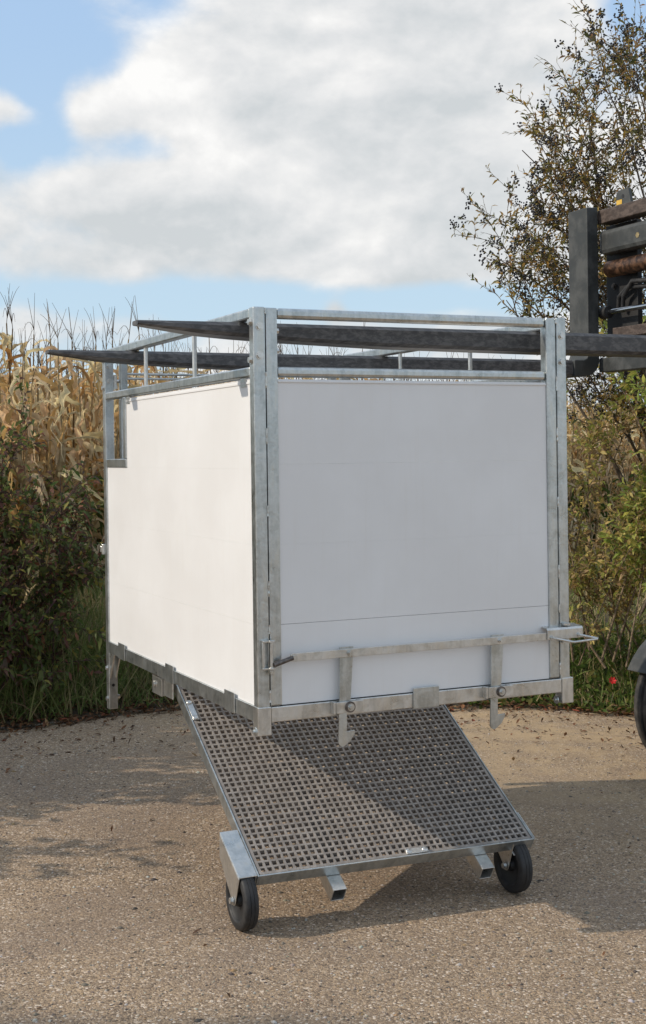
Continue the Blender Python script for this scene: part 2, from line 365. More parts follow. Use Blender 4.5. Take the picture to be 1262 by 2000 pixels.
V = [(x, edge_y(x)+t_, tilt(x) + (0 if t_ < .05 else -.012)) for t_ in ts for x in xs]
F = [(j*nx+i, j*nx+i+1, (j+1)*nx+i+1, (j+1)*nx+i) for j in range(len(ts)-1) for i in range(nx-1)]
o = MB().add(V, F).build('yard_pavement', M['yard'], smooth='all'); tag(o, 'worn gravelly asphalt yard with pale stone chips', 'pavement', kind='structure')

# ------------------------------------------------------------------ the box, in its own frame (X along the front, Y back, Z up)
RM = Matrix(((0.90789029, -0.41900051, -0.01318284), (0.41897948, 0.90798479, -0.00445199), (0.01383521, -0.00148142, 0.99990319)))
FR = Matrix.Translation((-0.20496, 4.24364, CAM_H-0.88151)) @ RM.to_4x4()
FI = FR.inverted()
W, D, H, P = 1.2006, 1.8034, 1.375, .0406
box = tag(empty('livestock_box', FR), 'white plank livestock box in galvanised frame hanging on two forks, floor tipped down', 'box')
G, GL, GD = M['galv'], M['galv_light'], M['galv_dull']
def part(name, mb, mat, parent=box, bevel=.003, smooth=False): return mb.build(name, mat, parent, bevel, smooth)
E4 = .0015
# four corner posts
for x0, y0, z0 in ((0, 0, .086), (W-P, 0, .086), (0, D-P, -.2113), (W-P, D-P, -.2113)):
    part('corner_post', MB().box(x0, x0+P, y0, y0+P, z0, H), G, bevel=.004)
# front feet: sleeves round the post ends, each with a lug
for x0, x1, sx in ((-.003, .0435, -1), (1.165, 1.2125, 1)):
    f = part('foot', MB().box(x0, x1, -.003, .044, 0, .092), GL)
    lx = x0-.003 if sx < 0 else x0-.012
    lug = MB().tube([(lx, .022, .012), (lx+.004, .022, .012)], .014, 16); lug.tube([(lx-.006, .022, .012), (lx+.008, .022, .012)], .007, 10)
    part('lug', lug, G, f, 0)
# gusset plates and bolts on the long rear legs
for x0 in (0, W-P):
    s = MB().prism([(D-P, .038), (D-P-.075, .038), (D-P, -.075)], 'x', x0+.004, x0+.010); s.prism([(D-P, .038), (D-P-.075, .038), (D-P, -.075)], 'x', x0+.030, x0+.036)
    part('gusset', s, GL, bevel=.001)
    for z in (-.03, -.165): part('bolt', MB().hexbolt((x0-.0005, D-P+.02, z), (-1, 0, 0), .009, .007), GL, bevel=0)
    part('bolt', MB().hexbolt((x0+P+.0005, D-P+.02, -.16), (1, 0, 0), .009, .012), GL, bevel=0)
    part('drain_hole', MB().tube([(x0+.02, D-P-.0006, -.105), (x0+.02, D-P+.002, -.105)], .007, 12), M['gasket'], bevel=0)
# front gate frame and the gate behind
for x0 in (.0432, 1.1168):
    part('gate_post', MB().box(x0, x0+.0405, .0015, .0405, .0935, H-.002), G, bevel=.004)
for x0 in (.072, W-.105):
    part('gate_post', MB().box(x0, x0+.033, D-.040, D-.006, .095, H-.004), G, bevel=.004)
def rail(name, x0, x1, y0, y1, z0, z1, mat=G, bevel=.005): return part(name, MB().box(x0, x1, y0, y1, z0, z1), mat, bevel=bevel)
rail('top_rail', .0842, 1.1162, .004, .038, 1.339, 1.3735, bevel=.011)
rail('middle_rail', .0842, 1.1162, .004, .038, 1.152, 1.1843, bevel=.010)
rail('bottom_rail', .0445, 1.1645, .0, .034, .040, .0895, GL, .003)
rail('top_rail', .1056, W-.1056, D-.038, D-.008, 1.339, 1.371, bevel=.008)
rail('bottom_rail', P+.001, W-P-.001, D-.036, D-.003, .040, .0895, G, .003)
for z in (1.268, 1.2475):
    part('rod', MB().tube([(.1055, D-.02, z), (W-.1055, D-.02, z)], .0058, 10), G, bevel=0, smooth=True)
# the two long sides
for side in (0, 1):
    X = (lambda x: x) if side == 0 else (lambda x: W-x)
    def sbox(x0, x1, *r):
        a, b_ = sorted((X(x0), X(x1))); return MB().box(a, b_, *r)
    part('top_rail', sbox(.002, .038, P+.001, D-P-.001, 1.339, 1.3735), G, bevel=.006)
    part('middle_rail', sbox(.001, .038, P+.001, D-P-.001, 1.152, 1.1843), G, bevel=.005)
    part('bottom_rail', sbox(.0, .036, .0445, D-P-.001, .040, .0895), G, bevel=.002)
    for y in (.627, 1.218):
        part('rod', MB().tube([(X(.02), y, 1.1835), (X(.02), y, 1.3395)], .0085, 12), GL, bevel=0, smooth=True)
    # notch at the rear upper corner
    part('notch_post', sbox(.002, .036, 1.462, 1.498, .893, 1.1515), G, bevel=.003)
    part('notch_sill', sbox(.0015, .037, 1.462, D-P-.001, .856, .892), G, bevel=.003)
    for y0 in (.205, .851, 1.498):
        part('tab', sbox(-.005, -.0012, y0, y0+.095, .038, .107), G, bevel=.002)
    px0 = .008
    for z0, z1, y1 in ((.0900, .35185, D-P-.001), (.35215, .60985, D-P-.001), (.61, .85545, D-P-.001), (.8556, 1.1455, 1.4605)):
        part('plank', sbox(px0, px0+.028, P+.001, y1, z0, z1), M['plank'], bevel=0)
    part('panel_lip', sbox(px0-.003, px0-.0002, P+.002, 1.4595, 1.130, 1.138), M['plank'], bevel=.001)
    for y0 in (.085, 1.405):
        part('clip', MB().prism([(y0, 1.151), (y0+.05, 1.151), (y0+.047, 1.122), (y0+.003, 1.122)], 'x', *sorted((X(px0-.003), X(px0-.0008)))), GL, bevel=0)
# front planks and the rear ones
for y0, x0, x1 in ((.008, .0842, 1.1162), (D-.034, .1056, W-.1056)):
    for z0, z1 in ((.0925, .3514), (.3526, .60985), (.61, .86885), (.86915, 1.1440)):
        part('plank', MB().box(x0, x1, y0, y0+.024, z0, z1), M['plank'], bevel=0)
part('panel_lip', MB().box(.0846, 1.1158, .0045, .0078, 1.1335, 1.1395), M['plank'], bevel=.001)
part('sealing_strip', MB().box(.0846, 1.116, .006, .02, .0896, .0924), M['gasket'], bevel=0)
part('weld_gap', MB().box(.0404, .0434, .012, .03, .10, H-.01), M['gasket'], bevel=0)
part('weld_gap', MB().box(1.1571, 1.1602, .012, .03, .10, H-.01), M['gasket'], bevel=0)
wd = MB()
for gx in (.0419, 1.1587):
    for zc, ln in ((1.362, .02), (1.14, .05), (.96, .05), (.72, .035), (.47, .05), (.34, .03), (.125, .04)):
        n = int(ln/.004)
        wd.tube([(gx+random.uniform(-.0006, .0006), .001, zc-ln/2+ln*k/n) for k in range(n+1)], [.0022+random.uniform(0, .0016) for k in range(n+1)], 7)
tag(part('weld_seam', wd, GL, bevel=0, smooth=True), kind='stuff')
def bolt(c, d, r=.0105): part('bolt', MB().hexbolt(c, d, r, .008), GL, bevel=0)
for x in (.0205, W-.0205):
    for z in (1.312, 1.219): bolt((x, 0, z), (0, -1, 0))
for z in (1.327, 1.205):
    for y in (.024, D-.022): bolt((-.0003, y, z), (-1, 0, 0)); bolt((W+.0003, y, z), (1, 0, 0))
for z in (1.30, 1.235): bolt((.085, .02, z), (1, 0, 0), .009); bolt((.0205, D-P-.0004, z), (0, -1, 0), .009)
lt = MB(); lt.tube([(.042, D-.02, 1.236), (.071, D-.02, 1.236)], .008, 10); lt.tube([(.052, D-.02, 1.212), (.052, D-.02, 1.262)], .010, 10); lt.box(.042, .060, D-.034, D-.006, 1.20, 1.214)
part('gate_hinge', lt, GL, bevel=.001)
rl = MB(); rl.tube([(-.002, D+.004, .470), (-.002, D+.004, .515)], .010, 10); rl.tube([(-.002, D+.018, .480), (-.002, D+.018, .505)], .013, 10); rl.box(.0, .03, D-.001, D+.02, .485, .50)
part('gate_hinge', rl, GL, bevel=.001)
# plate clamp on the front bottom rail
part('tab', MB().box(.560, .660, -.0055, -.0008, .037, .108), G, bevel=.002)
# locking bar with two hooks
bar = MB().prism([(.103, .238), (.108, .234), (1.088, .2345), (1.088, .2610), (.108, .2610), (.103, .257)], 'y', -.026, -.020)
part('locking_bar', bar, GL, bevel=.0012)
hk = None
for dx in (0, .5805):
    hp = [(.281, .268), (.331, .268), (.3185, .092), (.3045, .088), (.3035, -.010), (.332, -.008), (.333, -.018), (.318, -.040), (.300, -.054), (.288, -.060), (.277, -.054), (.2725, -.044), (.2775, .088)]
    hk = part('hook', MB().prism([(x+dx, z) for x, z in hp], 'y', -.0195, -.0135), G, bevel=.001)
    st = MB().box(.262+dx, .363+dx, -.0275, -.0225, .052, .0895); st.box(.253+dx, .2619+dx, -.0265, -.0005, .050, .0905); st.box(.3455+dx, .3628+dx, -.0225, -.0005, .0525, .089)
    part('strap', st, GL, bevel=.0015)
    n1 = MB().tube([(.312+dx, -.0275, .071), (.312+dx, -.0305, .071)], .0185, 20); part('washer', n1, M['dark_tube'], hk, 0, True)
    n1 = MB().tube([(.312+dx, -.0305, .071), (.312+dx, -.036, .071)], .0125, 18); n1.tube([(.312+dx, -.036, .071), (.312+dx, -.043, .071)], .008, 6); part('nut', n1, GL, hk, 0)
    n1 = MB().tube([(.314+dx, -.026, .248), (.314+dx, -.030, .248)], .0105, 6); n1.tube([(.314+dx, -.030, .248), (.314+dx, -.036, .248)], .0065, 10); part('nut', n1, GL, hk, 0)
bt = MB().tube([(.118, -.026, .2475), (.118, -.031, .2475)], .0085, 6); part('nut', bt, GL, bevel=0)
hg = MB()
hg.tube([(.0405, -.018, .215), (.0405, -.018, .300)], .0062, 12)
for z in (.213, .300): hg.tube([(.0405, -.018, z), (.0405, -.018, z+.007)], .012, 14); hg.box(.012, .046, -.019, -.0008, z, z+.0065)
hg.tube([(.0405, -.018, .199), (.0405, -.018, .212)], .008, 6)
hg.box(.012, .020, -.012, -.0008, .2198, .2998)
part('handle_hinge', hg, GL, bevel=.001, smooth=True)
part('handle_tube', MB().tube([(.046, -.024, .228), (.112, -.024, .2465)], .0078, 14), M['dark_tube'], bevel=0, smooth=True)
la = MB().prism([(-.0275, .236), (-.0275, .2665), (-.023, .2725), (.030, .2775), (.030, .2815), (-.026, .2765), (-.0315, .269), (-.0315, .236)], 'x', 1.085, 1.236)
lt = part('latch', la, GL, bevel=.001)
bail = MB().tube([(1.104, -.030, .243), (1.104, -.040, .243), (1.150, -.085, .232), (1.158, -.089, .231), (1.255, -.089, .235), (1.262, -.084, .236), (1.218, -.040, .246), (1.218, -.030, .246)], .0042, 10)
for x, z in ((1.104, .243), (1.218, .246)): bail.tube([(x, -.031, z), (x, -.037, z)], .008, 12)
part('bail', bail, GL, lt, 0, True)
for z in (.2815, .219):
    lg = MB(); lg.tube([(1.176, -.014, z), (1.176, -.014, z+.0065)], .016, 16); lg.box(1.162, 1.19, -.014, -.0008, z, z+.006)
    part('latch_lug', lg, GL, bevel=0)
# pivot of the floor under the side rails
for x0 in (.030, W-.068):
    pv = MB().box(x0, x0+.004, 1.10, 1.225, -.052, .016); pv.box(x0+.034, x0+.038, 1.10, 1.225, -.052, .016); pv.box(x0, x0+.038, 1.10, 1.225, .0165, .0205); pv.box(x0+.0045, x0+.0335, 1.10, 1.104, -.05, .016)
    pv.tube([(x0-.008, 1.19, -.012), (x0+.045, 1.19, -.012)], .013, 16); pv.box(x0+.006, x0+.012, .985, 1.09, -.045, .038)
    part('floor_pivot', pv, GL, bevel=.0015)
part('cross_tube', MB().box(.069, W-.069, 1.115, 1.155, .022, .062), G, bevel=.003)
part('rear_floor', MB().box(.04, W-.04, 1.158, D-.04, .045, .062), M['grating'], bevel=0)

# ---- tipped floor: frame, glass-fibre grating, clips
FW, FL = 1.075, 1.08
u = Vector((FW, 0, -.020)).normalized(); vv = Vector((0, math.cos(math.radians(30.4)), math.sin(math.radians(30.4)))); nn = u.cross(vv).normalized(); vv = nn.cross(u)
FM = Matrix(((u.x, vv.x, nn.x, .053), (u.y, vv.y, nn.y, .146), (u.z, vv.z, nn.z, -.494), (0, 0, 0, 1)))
fr = MB()
fr.box(0, FW, -.006, 0, -.040, .003); fr.box(0, FW, FL, FL+.006, -.040, .003); fr.box(-.006, 0, -.006, FL+.006, -.040, .003); fr.box(FW, FW+.006, -.006, FL+.006, -.040, .003)
fr.box(0, FW, 0, .03, -.040, -.036); fr.box(0, .03, .0, FL, -.0405, -.0365); fr.box(FW-.03, FW, .0, FL, -.0405, -.0365)
ff = part('floor_frame', fr, G, bevel=.0015); ff.matrix_local = FM
gs = MB(); gs.box(.0004, FW-.0004, .0004, .005, -.035, -.003); gs.box(.0004, .005, .005, FL-.0004, -.03, -.003); gs.box(FW-.005, FW-.0004, .005, FL-.0004, -.03, -.003)
part('sealing_strip', gs, M['gasket'], ff, 0)
GX, GY = 42, 42; g0 = .008; px = (FW-2*g0)/GX; py = (FL-2*g0)/GY
gr = MB()
def bar_(c, a0, a1, wt, wb, z0, alongx):
    if alongx: gr.prism([(c-wt/2, 0), (c-wb/2, z0), (c+wb/2, z0), (c+wt/2, 0)], 'x', a0, a1)
    else: gr.prism([(c-wt/2, .0004), (c-wb/2, z0-.0004), (c+wb/2, z0-.0004), (c+wt/2, .0004)], 'y', a0, a1)
for i in range(GX+1):
    deep = i % 2 == 0; bar_(g0+i*px, g0-.003, FL-g0+.003, .0078 if 0 < i < GX else .011, .0046, -.030 if deep else -.013, False)
for j in range(GY+1):
    deep = j % 2 == 0; bar_(g0+j*py, g0-.003, FW-g0+.003, .0078 if 0 < j < GY else .011, .0046, -.030 if deep else -.013, True)
grt = part('grating', gr, M['grating'], ff, 0); tag(grt, kind='stuff')
for cx, cy, ax in ((.600, .014, 0), (.014, .835, 1)):
    cp = MB()
    if ax == 0: cp.box(cx-.043, cx+.043, cy-.012, cy+.012, .001, .005)
    else: cp.box(cx-.012, cx+.012, cy-.055, cy+.055, .001, .005)
    for s_ in (-1, 1):
        q = (cx+s_*.032, cy, .005) if ax == 0 else (cx, cy+s_*.044, .005)
        cp.tube([q, (q[0], q[1], .0085), (q[0], q[1], .0105)], [.012, .0105, .006], 16)
    part('clip_plate', cp, GL, ff, .001, True)
# square tubes below the floor, open at the front
for cx in (.255, .840):
    tb = MB(); w_, a, b_ = .050, -.070, .5
    z1 = -.0415; z0 = z1-.052
    tb.box(cx, cx+w_, a, b_, z1-.003, z1); tb.box(cx, cx+.003, a, b_, z0, z1-.003); tb.box(cx+w_-.003, cx+w_, a, b_, z0, z1-.003); tb.box(cx+.003, cx+w_-.003, a, b_, z0, z0+.003)
    part('skid_tube', tb, GL, ff, .0012)
# wheels with their brackets
WR = .101
def wheel(cx, cy, big_out):
    wp = FR @ Vector((cx, cy, -.58)); gzz = tilt(wp.x)+WR+.001
    cz = -.58 + (gzz-wp.z)
    ty = MB().lathe([(-.021, .070), (-.0245, .074), (-.0248, .090), (-.0225, .0965), (-.017, WR-.001), (-.0075, WR), (-.0065, WR-.002), (-.0055, WR), (.0055, WR), (.0065, WR-.002), (.0075, WR), (.017, WR-.001), (.0225, .0965), (.0248, .090), (.0245, .074), (.021, .070), (.012, .066), (-.012, .066)], (cx, cy, cz), 'x', 48)
    tyo = part('wheel', ty, M['rubber'], bevel=0, smooth=True)
    rim = MB().lathe([(-.019, .0695), (-.012, .062), (-.009, .025), (-.022, .020), (-.022, .008), (.022, .008), (.022, .020), (.009, .025), (.012, .062), (.019, .0695)], (cx, cy, cz), 'x', 32)
    part('rim', rim, M['black'], tyo, 0, True)
    ax = MB().tube([(cx-.040, cy, cz), (cx+.040, cy, cz)], .0065, 12)
    for s_ in (-1, 1): ax.hexbolt((cx+s_*.0345, cy, cz), (s_, 0, 0), .0105, .009)
    part('axle_bolt', ax, GL, tyo, 0)
    br = MB()
    sl = math.tan(math.radians(30.4)); topz = lambda y: -.494+.004+(y-.146)*sl - (.0 if cx < .5 else .026)
    y1, y2 = cy-.055, cy+.125
    for s_ in (-1, 1):
        xa = cx+s_*.0315
        arc = [(cy+.018*math.cos(a), cz+.018*math.sin(a)) for a in np.linspace(math.pi+.25, 2*math.pi-.05, 8)]
        br.prism([(y1, topz(y1)-.006), (y2, topz(y2)-.006), (y2+.004, topz(y2)-.085)][::-1] + arc, 'x', min(xa, xa-s_*.004), max(xa, xa-s_*.004))
    a, b2 = cx-.0315, min(cx+.0315, .0465) if cx < .5 else cx+.0315
    if cx < .5: br.prism([(y1, topz(y1)-.0055), (y2, topz(y2)-.0055), (y2, topz(y2)), (y1, topz(y1))], 'x', a, .0465)
    else: br.prism([(y1, topz(y1)-.05), (y2, topz(y2)-.05), (y2, topz(y2)-.045), (y1, topz(y1)-.045)], 'x', a, b2)
    part('wheel_bracket', br, GL, bevel=.002)
    return cz
wheel(.012, .200, True); wheel(1.078, .200, False)
rs = MB(); rs.box(FW+.0065, FW+.011, .0, .13, -.04, .004); part('stop_strip', rs, GL, ff, .001)

# ------------------------------------------------------------------ loader with the two forks (same frame)
ld = tag(empty('wheel_loader', FR), 'dark compact wheel loader reaching in with two long black forks, black tyre', 'loader')
def lpart(name, mb, mat, parent=ld, bevel=.004, smooth=False): return mb.build(name, mat, parent, bevel, smooth)
for y0 in (.120, 1.347):
    wd_ = .130; bx = [(-.335, .0140), (-.1, .043), (.3, .063), (.8, .075), (2.2, .077)]
    zt = 1.3368; f = MB(); N = 14
    vs, fs = [], []
    xsf = [-.335, -.325, -.28, -.2, -.12, .0, .18, .55, 1.2, 2.19]
    for x in xsf:
        th = np.interp(x, [a for a, _ in bx], [b for _, b in bx]); hw = np.interp(x, [-.335, -.12, 0], [.030, .058, .065])
        yc = y0+wd_/2; c_ = min(.012, th*.3)
        vs += [(x, yc-hw, zt-c_), (x, yc-hw+c_, zt), (x, yc+hw-c_, zt), (x, yc+hw, zt-c_), (x, yc+hw, zt-th+c_), (x, yc+hw-c_, zt-th), (x, yc-hw+c_, zt-th), (x, yc-hw, zt-th+c_)]
    for i in range(len(xsf)-1): fs += [(i*8+k, i*8+(k+1) % 8, (i+1)*8+(k+1) % 8, (i+1)*8+k) for k in range(8)]
    fs += [tuple(range(8)), tuple(range(len(vs)-8, len(vs)))]
    f.add(vs, fs); fo = lpart('fork', f, M['fork'], bevel=0)
    heel = [(2.1905, zt-.078), (2.25, zt-.078), (2.29, zt-.070), (2.32, zt-.048), (2.336, zt-.015), (2.336, 2.078), (2.272, 2.074), (2.272, zt+.03), (2.262, zt+.008), (2.245, zt), (2.1905, zt)]
    lpart('shank', MB().prism(heel, 'y', y0-.012, y0+wd_+.012), M['loader'], fo, .004)
cr = lpart('carriage_bar', MB().box(2.345, 2.43, -.25, 1.352, 1.998, 2.064), M['rust_bar'], bevel=.004)
tabm = MB().prism([(1.125, 2.064), (1.238, 2.064), (1.236, 2.128), (1.222, 2.14), (1.145, 2.14)], 'x', 2.372, 2.388); tb_ = lpart('lifting_tab', tabm, M['loader'], cr, .001)
lpart('tab_hole', MB().tube([(2.3705, 1.185, 2.108), (2.372, 1.185, 2.108)], .009, 14), M['black'], cr, 0)
lpart('sticker', MB().box(2.3706, 2.3716, 1.192, 1.234, 2.072, 2.094), M['yellow'], cr, 0)
c2 = lpart('carriage_bar', MB().box(2.345, 2.43, -.25, 1.345, 1.846, 1.965), M['loader'], bevel=.022)
lpart('bar_bolt', MB().tube([(2.343, 1.045, 1.90), (2.347, 1.045, 1.90)], .014, 6), M['brass'], c2, 0)
lpart('fork_shaft', MB().tube([(2.385, -.3, 1.776), (2.385, 1.31, 1.776)], .040, 20), M['rust'], bevel=0, smooth=True)
lpart('side_shift_rod', MB().tube([(2.37, -.3, 1.569), (2.37, 1.355, 1.569)], .0125, 14), M['chrome'], bevel=0, smooth=True)
lpart('rod_gland', MB().tube([(2.37, 1.30, 1.569), (2.37, 1.352, 1.569)], .030, 18), M['black'], bevel=0, smooth=True)
lpart('back_plate', MB().box(2.432, 2.46, 1.16, 1.40, 1.36, 2.0), M['black'], bevel=.003)
lpart('back_plate', MB().box(2.432, 2.46, -.28, .10, 1.36, 2.0), M['black'], bevel=.003)
lpart('carriage_bar', MB().box(2.345, 2.43, -.25, 1.352, 1.280, 1.348), M['loader'], bevel=.004)
lpart('cover_strip', MB().box(2.36, 2.43, -.25, 1.262, 1.440, 1.488), M['rust_bar'], bevel=.003)
for k, (ya, yb) in enumerate(((1.30, .95), (1.24, .88))):
    lpart('hose', MB().tube([(2.425-.02*k, ya, 1.575), (2.415-.02*k, ya-.02, 1.64), (2.405-.02*k, ya-.10, 1.68+.02*k), (2.41-.02*k, yb, 1.66+.02*k), (2.43, yb-.2, 1.60), (2.45, .6, 1.66)], .011, 10), M['rubber'], bevel=0, smooth=True)
for yb, zb in ((1.20, 1.42), (1.34, 1.42), (1.20, 1.70), (1.34, 1.70)):
    lpart('plate_bolt', MB().hexbolt((2.4318, yb, zb), (-1, 0, 0), .012, .009), M['dark_tube'], bevel=0)
bm_ = MB().prism([(2.462, 1.38), (2.462, 1.90), (2.75, 1.86), (4.9, 1.10), (4.9, .80), (2.85, 1.45)], 'y', .62, .94); lpart('boom', bm_, M['loader'], bevel=.01)
lpart('lift_cylinder', MB().tube([(2.9, .78, 1.40), (3.9, .78, .62)], .045, 16), M['black'], bevel=0, smooth=True)
gzl = lambda x, y: (lambda p: (FI @ Vector((p.x, p.y, tilt(p.x)))).z)(FR @ Vector((x, y, -.6)))
body = MB().prism([(3.45, gzl(3.4, .8)+.35), (3.45, gzl(3.4, .8)+1.0), (3.75, gzl(3.4, .8)+1.1), (5.7, gzl(5, .8)+1.15), (5.9, gzl(5, .8)+1.0), (5.9, gzl(5, .8)+.35)], 'y', .30, 1.26)
lpart('body', body, M['loader_green'], bevel=.03)
for x in (3.9, 5.2):
    for y in (.36, 1.20): lpart('cab_post', MB().tube([(x, y, gzl(x, .8)+1.05), (x+(.1 if x < 4 else -.1), y, gzl(x, .8)+2.1)], .03, 10), M['black'], bevel=0, smooth=True)
lpart('cab_roof', MB().box(3.85, 5.25, .28, 1.28, gzl(4.5, .8)+2.1, gzl(4.5, .8)+2.17), M['loader_green'], bevel=.02)
TR = .378
for cx, y0 in ((3.01, 1.215), (3.01, .03), (5.1, 1.215), (5.1, .03)):
    zc = gzl(cx, y0+.15)+TR-.006; wy = .32
    ty = MB().lathe([(0, .21), (-.005, .30), (.02, .345), (.045, TR-.004), (.10, TR), (.105, TR-.012), (.115, TR-.012), (.12, TR), (.20, TR), (.205, TR-.012), (.215, TR-.012), (.22, TR), (wy-.045, TR-.004), (wy-.02, .345), (wy+.005, .30), (wy, .21), (wy-.06, .20), (.06, .20)], (cx, y0, zc), 'y', 48)
    w1 = lpart('tyre', ty, M['tyre'], bevel=0, smooth=True)
    rm_ = MB().lathe([(.03, .212), (.09, .19), (.10, .05), (.05, .04), (.05, .0), (.2, .0), (.2, .19), (wy-.03, .212)], (cx, y0, zc), 'y', 32); lpart('rim', rm_, M['loader'], w1, 0, True)
    if cx < 4:
        mg = MB(); arc = np.radians(np.linspace(26, 150, 14)); ro, ri = TR+.035, TR+.025
        mg.prism([(cx-ro*math.cos(a), zc+ro*math.sin(a)) for a in arc] + [(cx-ri*math.cos(a), zc+ri*math.sin(a)) for a in arc[::-1]], 'y', y0-.01, y0+wy+.01)
        mgo = lpart('mudguard', mg, M['loader'], bevel=.002)
        a = math.radians(33); mb_ = MB().box(cx-ro*math.cos(a)-.012, cx-ro*math.cos(a)+.05, y0-.016, y0-.0105, zc+ro*math.sin(a)-.03, zc+ro*math.sin(a)+.05); mb_.tube([(cx-ro*math.cos(a)+.02, y0-.016, zc+ro*math.sin(a)), (cx-ro*math.cos(a)+.02, y0-.022, zc+ro*math.sin(a))], .008, 10)
        lpart('mudguard_bracket', mb_, M['loader'], mgo, 0)
lpart('axle', MB().tube([(3.03, .1, gzl(3, .8)+TR), (3.03, 1.45, gzl(3, .8)+TR)], .06, 14), M['black'], bevel=0, smooth=True)

# ------------------------------------------------------------------ vegetation
def curve_pts(a, b, sag, k=8, wob=.04):
    """bent branch from a to b, bulging upward by sag"""
    t_ = np.linspace(0, 1, k)[:, None]; p = a*(1-t_)+b*t_; p[:, 2] += (sag*4*t_*(1-t_))[:, 0]
    L = np.linalg.norm(b-a); w0 = np.cumsum(rng.normal(0, wob*L/k, (k, 3)), 0); w0 -= w0*0; 
    wv = np.cumsum(rng.normal(0, wob*L/k, (k, 3)), 0); wv *= np.minimum(1, np.linspace(0, 2, k))[:, None]; return p+wv
def rand_dir(n): return unit(rng.normal(0, 1, (n, 3)))
def shrub(name, base, targets, twig_n, twig_len, sub_n, sub_len, leaf_len, leaf_w, leaf_gap, cols, wts, bark, label, cat, stem_r=.03, tipbias=.25, berries=0, group=None, updir=.25, droop=.25, nseg=2, spread=.25, keep=None):
    root = tag(empty(name, loc=tuple(base)), label, cat, group); base = np.array(base, float)
    segs, twigs = [], []
    for tgt in targets:
        tgt = np.array(tgt, float); b0 = base + np.array([rng.normal(0, spread), rng.normal(0, spread), 0]); L = np.linalg.norm(tgt-b0)
        P_ = curve_pts(b0, tgt, L*rng.uniform(.04, .14), 10); r = stem_r*rng.uniform(.6, 1.1)
        segs.append((P_, r*np.linspace(1, .16, 10)**.9)); dmain = unit(tgt-b0)
        for j in range(twig_n):
            u_ = rng.uniform(tipbias, 1.0); i = u_*9; i0 = min(8, int(i)); p0 = P_[i0]*(1-(i-i0))+P_[i0+1]*(i-i0)
            dd = unit(rand_dir(1)[0]*.9 + unit(P_[i0+1]-P_[i0])*.9 + np.array([0, 0, updir])); ln = twig_len*rng.uniform(.5, 1.2)
            Q = curve_pts(p0, p0+dd*ln, ln*.05, 6, .1); segs.append((Q, np.linspace(.35, .12, 6)*r*.55+.0008)); twigs.append(Q)
            for k in range(sub_n):
                v_ = rng.uniform(.2, 1); i2 = v_*5; j0 = min(4, int(i2)); q0 = Q[j0]*(1-(i2-j0))+Q[j0+1]*(i2-j0)
                d2 = unit(rand_dir(1)[0]*.8 + dd*.8 + np.array([0, 0, updir])); l2 = sub_len*rng.uniform(.5, 1.3)
                S = curve_pts(q0, q0+d2*l2, 0, 4, .1); segs.append((S, np.linspace(.0022, .001, 4))); twigs.append(S)
    V, F = np_tubes([s_ for s_ in segs if s_[1][0] > .006], 6); o = np_mesh('stems', V-base, F, bark, root, smooth=True)
    V, F = np_tubes([s_ for s_ in segs if s_[1][0] <= .006], 3); o = np_mesh('twigs', V-base, F, bark, root); tag(o, kind='stuff')
    pos, dr = [], []
    for S in twigs:
        L = np.linalg.norm(S[-1]-S[0]); n = max(2, int(L/leaf_gap*2)); t_ = np.linspace(.12, 1, n)*(len(S)-1); i0 = np.minimum(t_.astype(int), len(S)-2); fr_ = (t_-i0)[:, None]
        pos.append(S[i0]*(1-fr_)+S[i0+1]*fr_); ax_ = unit(S[-1]-S[0]); dr.append(unit(rand_dir(n)*.75+ax_*.75))
    pos = np.concatenate(pos); dr = np.concatenate(dr)
    if keep is not None: k = rng.random(len(pos)) < keep; pos, dr = pos[k], dr[k]
    N = len(pos); ln = leaf_len*rng.uniform(.55, 1.2, N)
    V, F, C = ribbons(pos, dr, ln, ln*leaf_w*rng.uniform(.8, 1.2, N), rng.uniform(0, droop*2, N), palette(cols, wts, N), nseg)
    o = np_mesh('foliage', V-base, F, M['leaf'], root, C); tag(o, kind='stuff')
    if berries:
        ico = np.array([(0, 0, -1), (.72, -.53, -.45), (-.28, -.85, -.45), (-.89, 0, -.45), (-.28, .85, -.45), (.72, .53, -.45), (.28, -.85, .45), (-.72, -.53, .45), (-.72, .53, .45), (.28, .85, .45), (.89, 0, .45), (0, 0, 1)])
        fi = np.array([(0, 1, 2), (1, 0, 5), (0, 2, 3), (0, 3, 4), (0, 4, 5), (1, 5, 10), (2, 1, 6), (3, 2, 7), (4, 3, 8), (5, 4, 9), (1, 10, 6), (2, 6, 7), (3, 7, 8), (4, 8, 9), (5, 9, 10), (6, 10, 11), (7, 6, 11), (8, 7, 11), (9, 8, 11), (10, 9, 11)])
        tips = np.array([S[-1] for S in twigs]); tips = tips[rng.permutation(len(tips))[:berries]]
        ctr = np.concatenate([t_ + rng.normal(0, .018, (rng.integers(9, 19), 3))*np.array([1, 1, 1.3]) for t_ in tips]); n = len(ctr)
        V = (ctr[:, None]+ico[None]*rng.uniform(.0055, .009, (n, 1, 1))).reshape(-1, 3); F = (fi[None]+(np.arange(n)*12)[:, None, None]).reshape(-1, 3)
        o = np_mesh('berries', V-base, F, M['berry'], root, smooth=True); tag(o, kind='stuff')
    return root
def at(u_, v_, y): return ((u_-631)/2593*y, y, CAM_H-(v_-900)/2593*y)

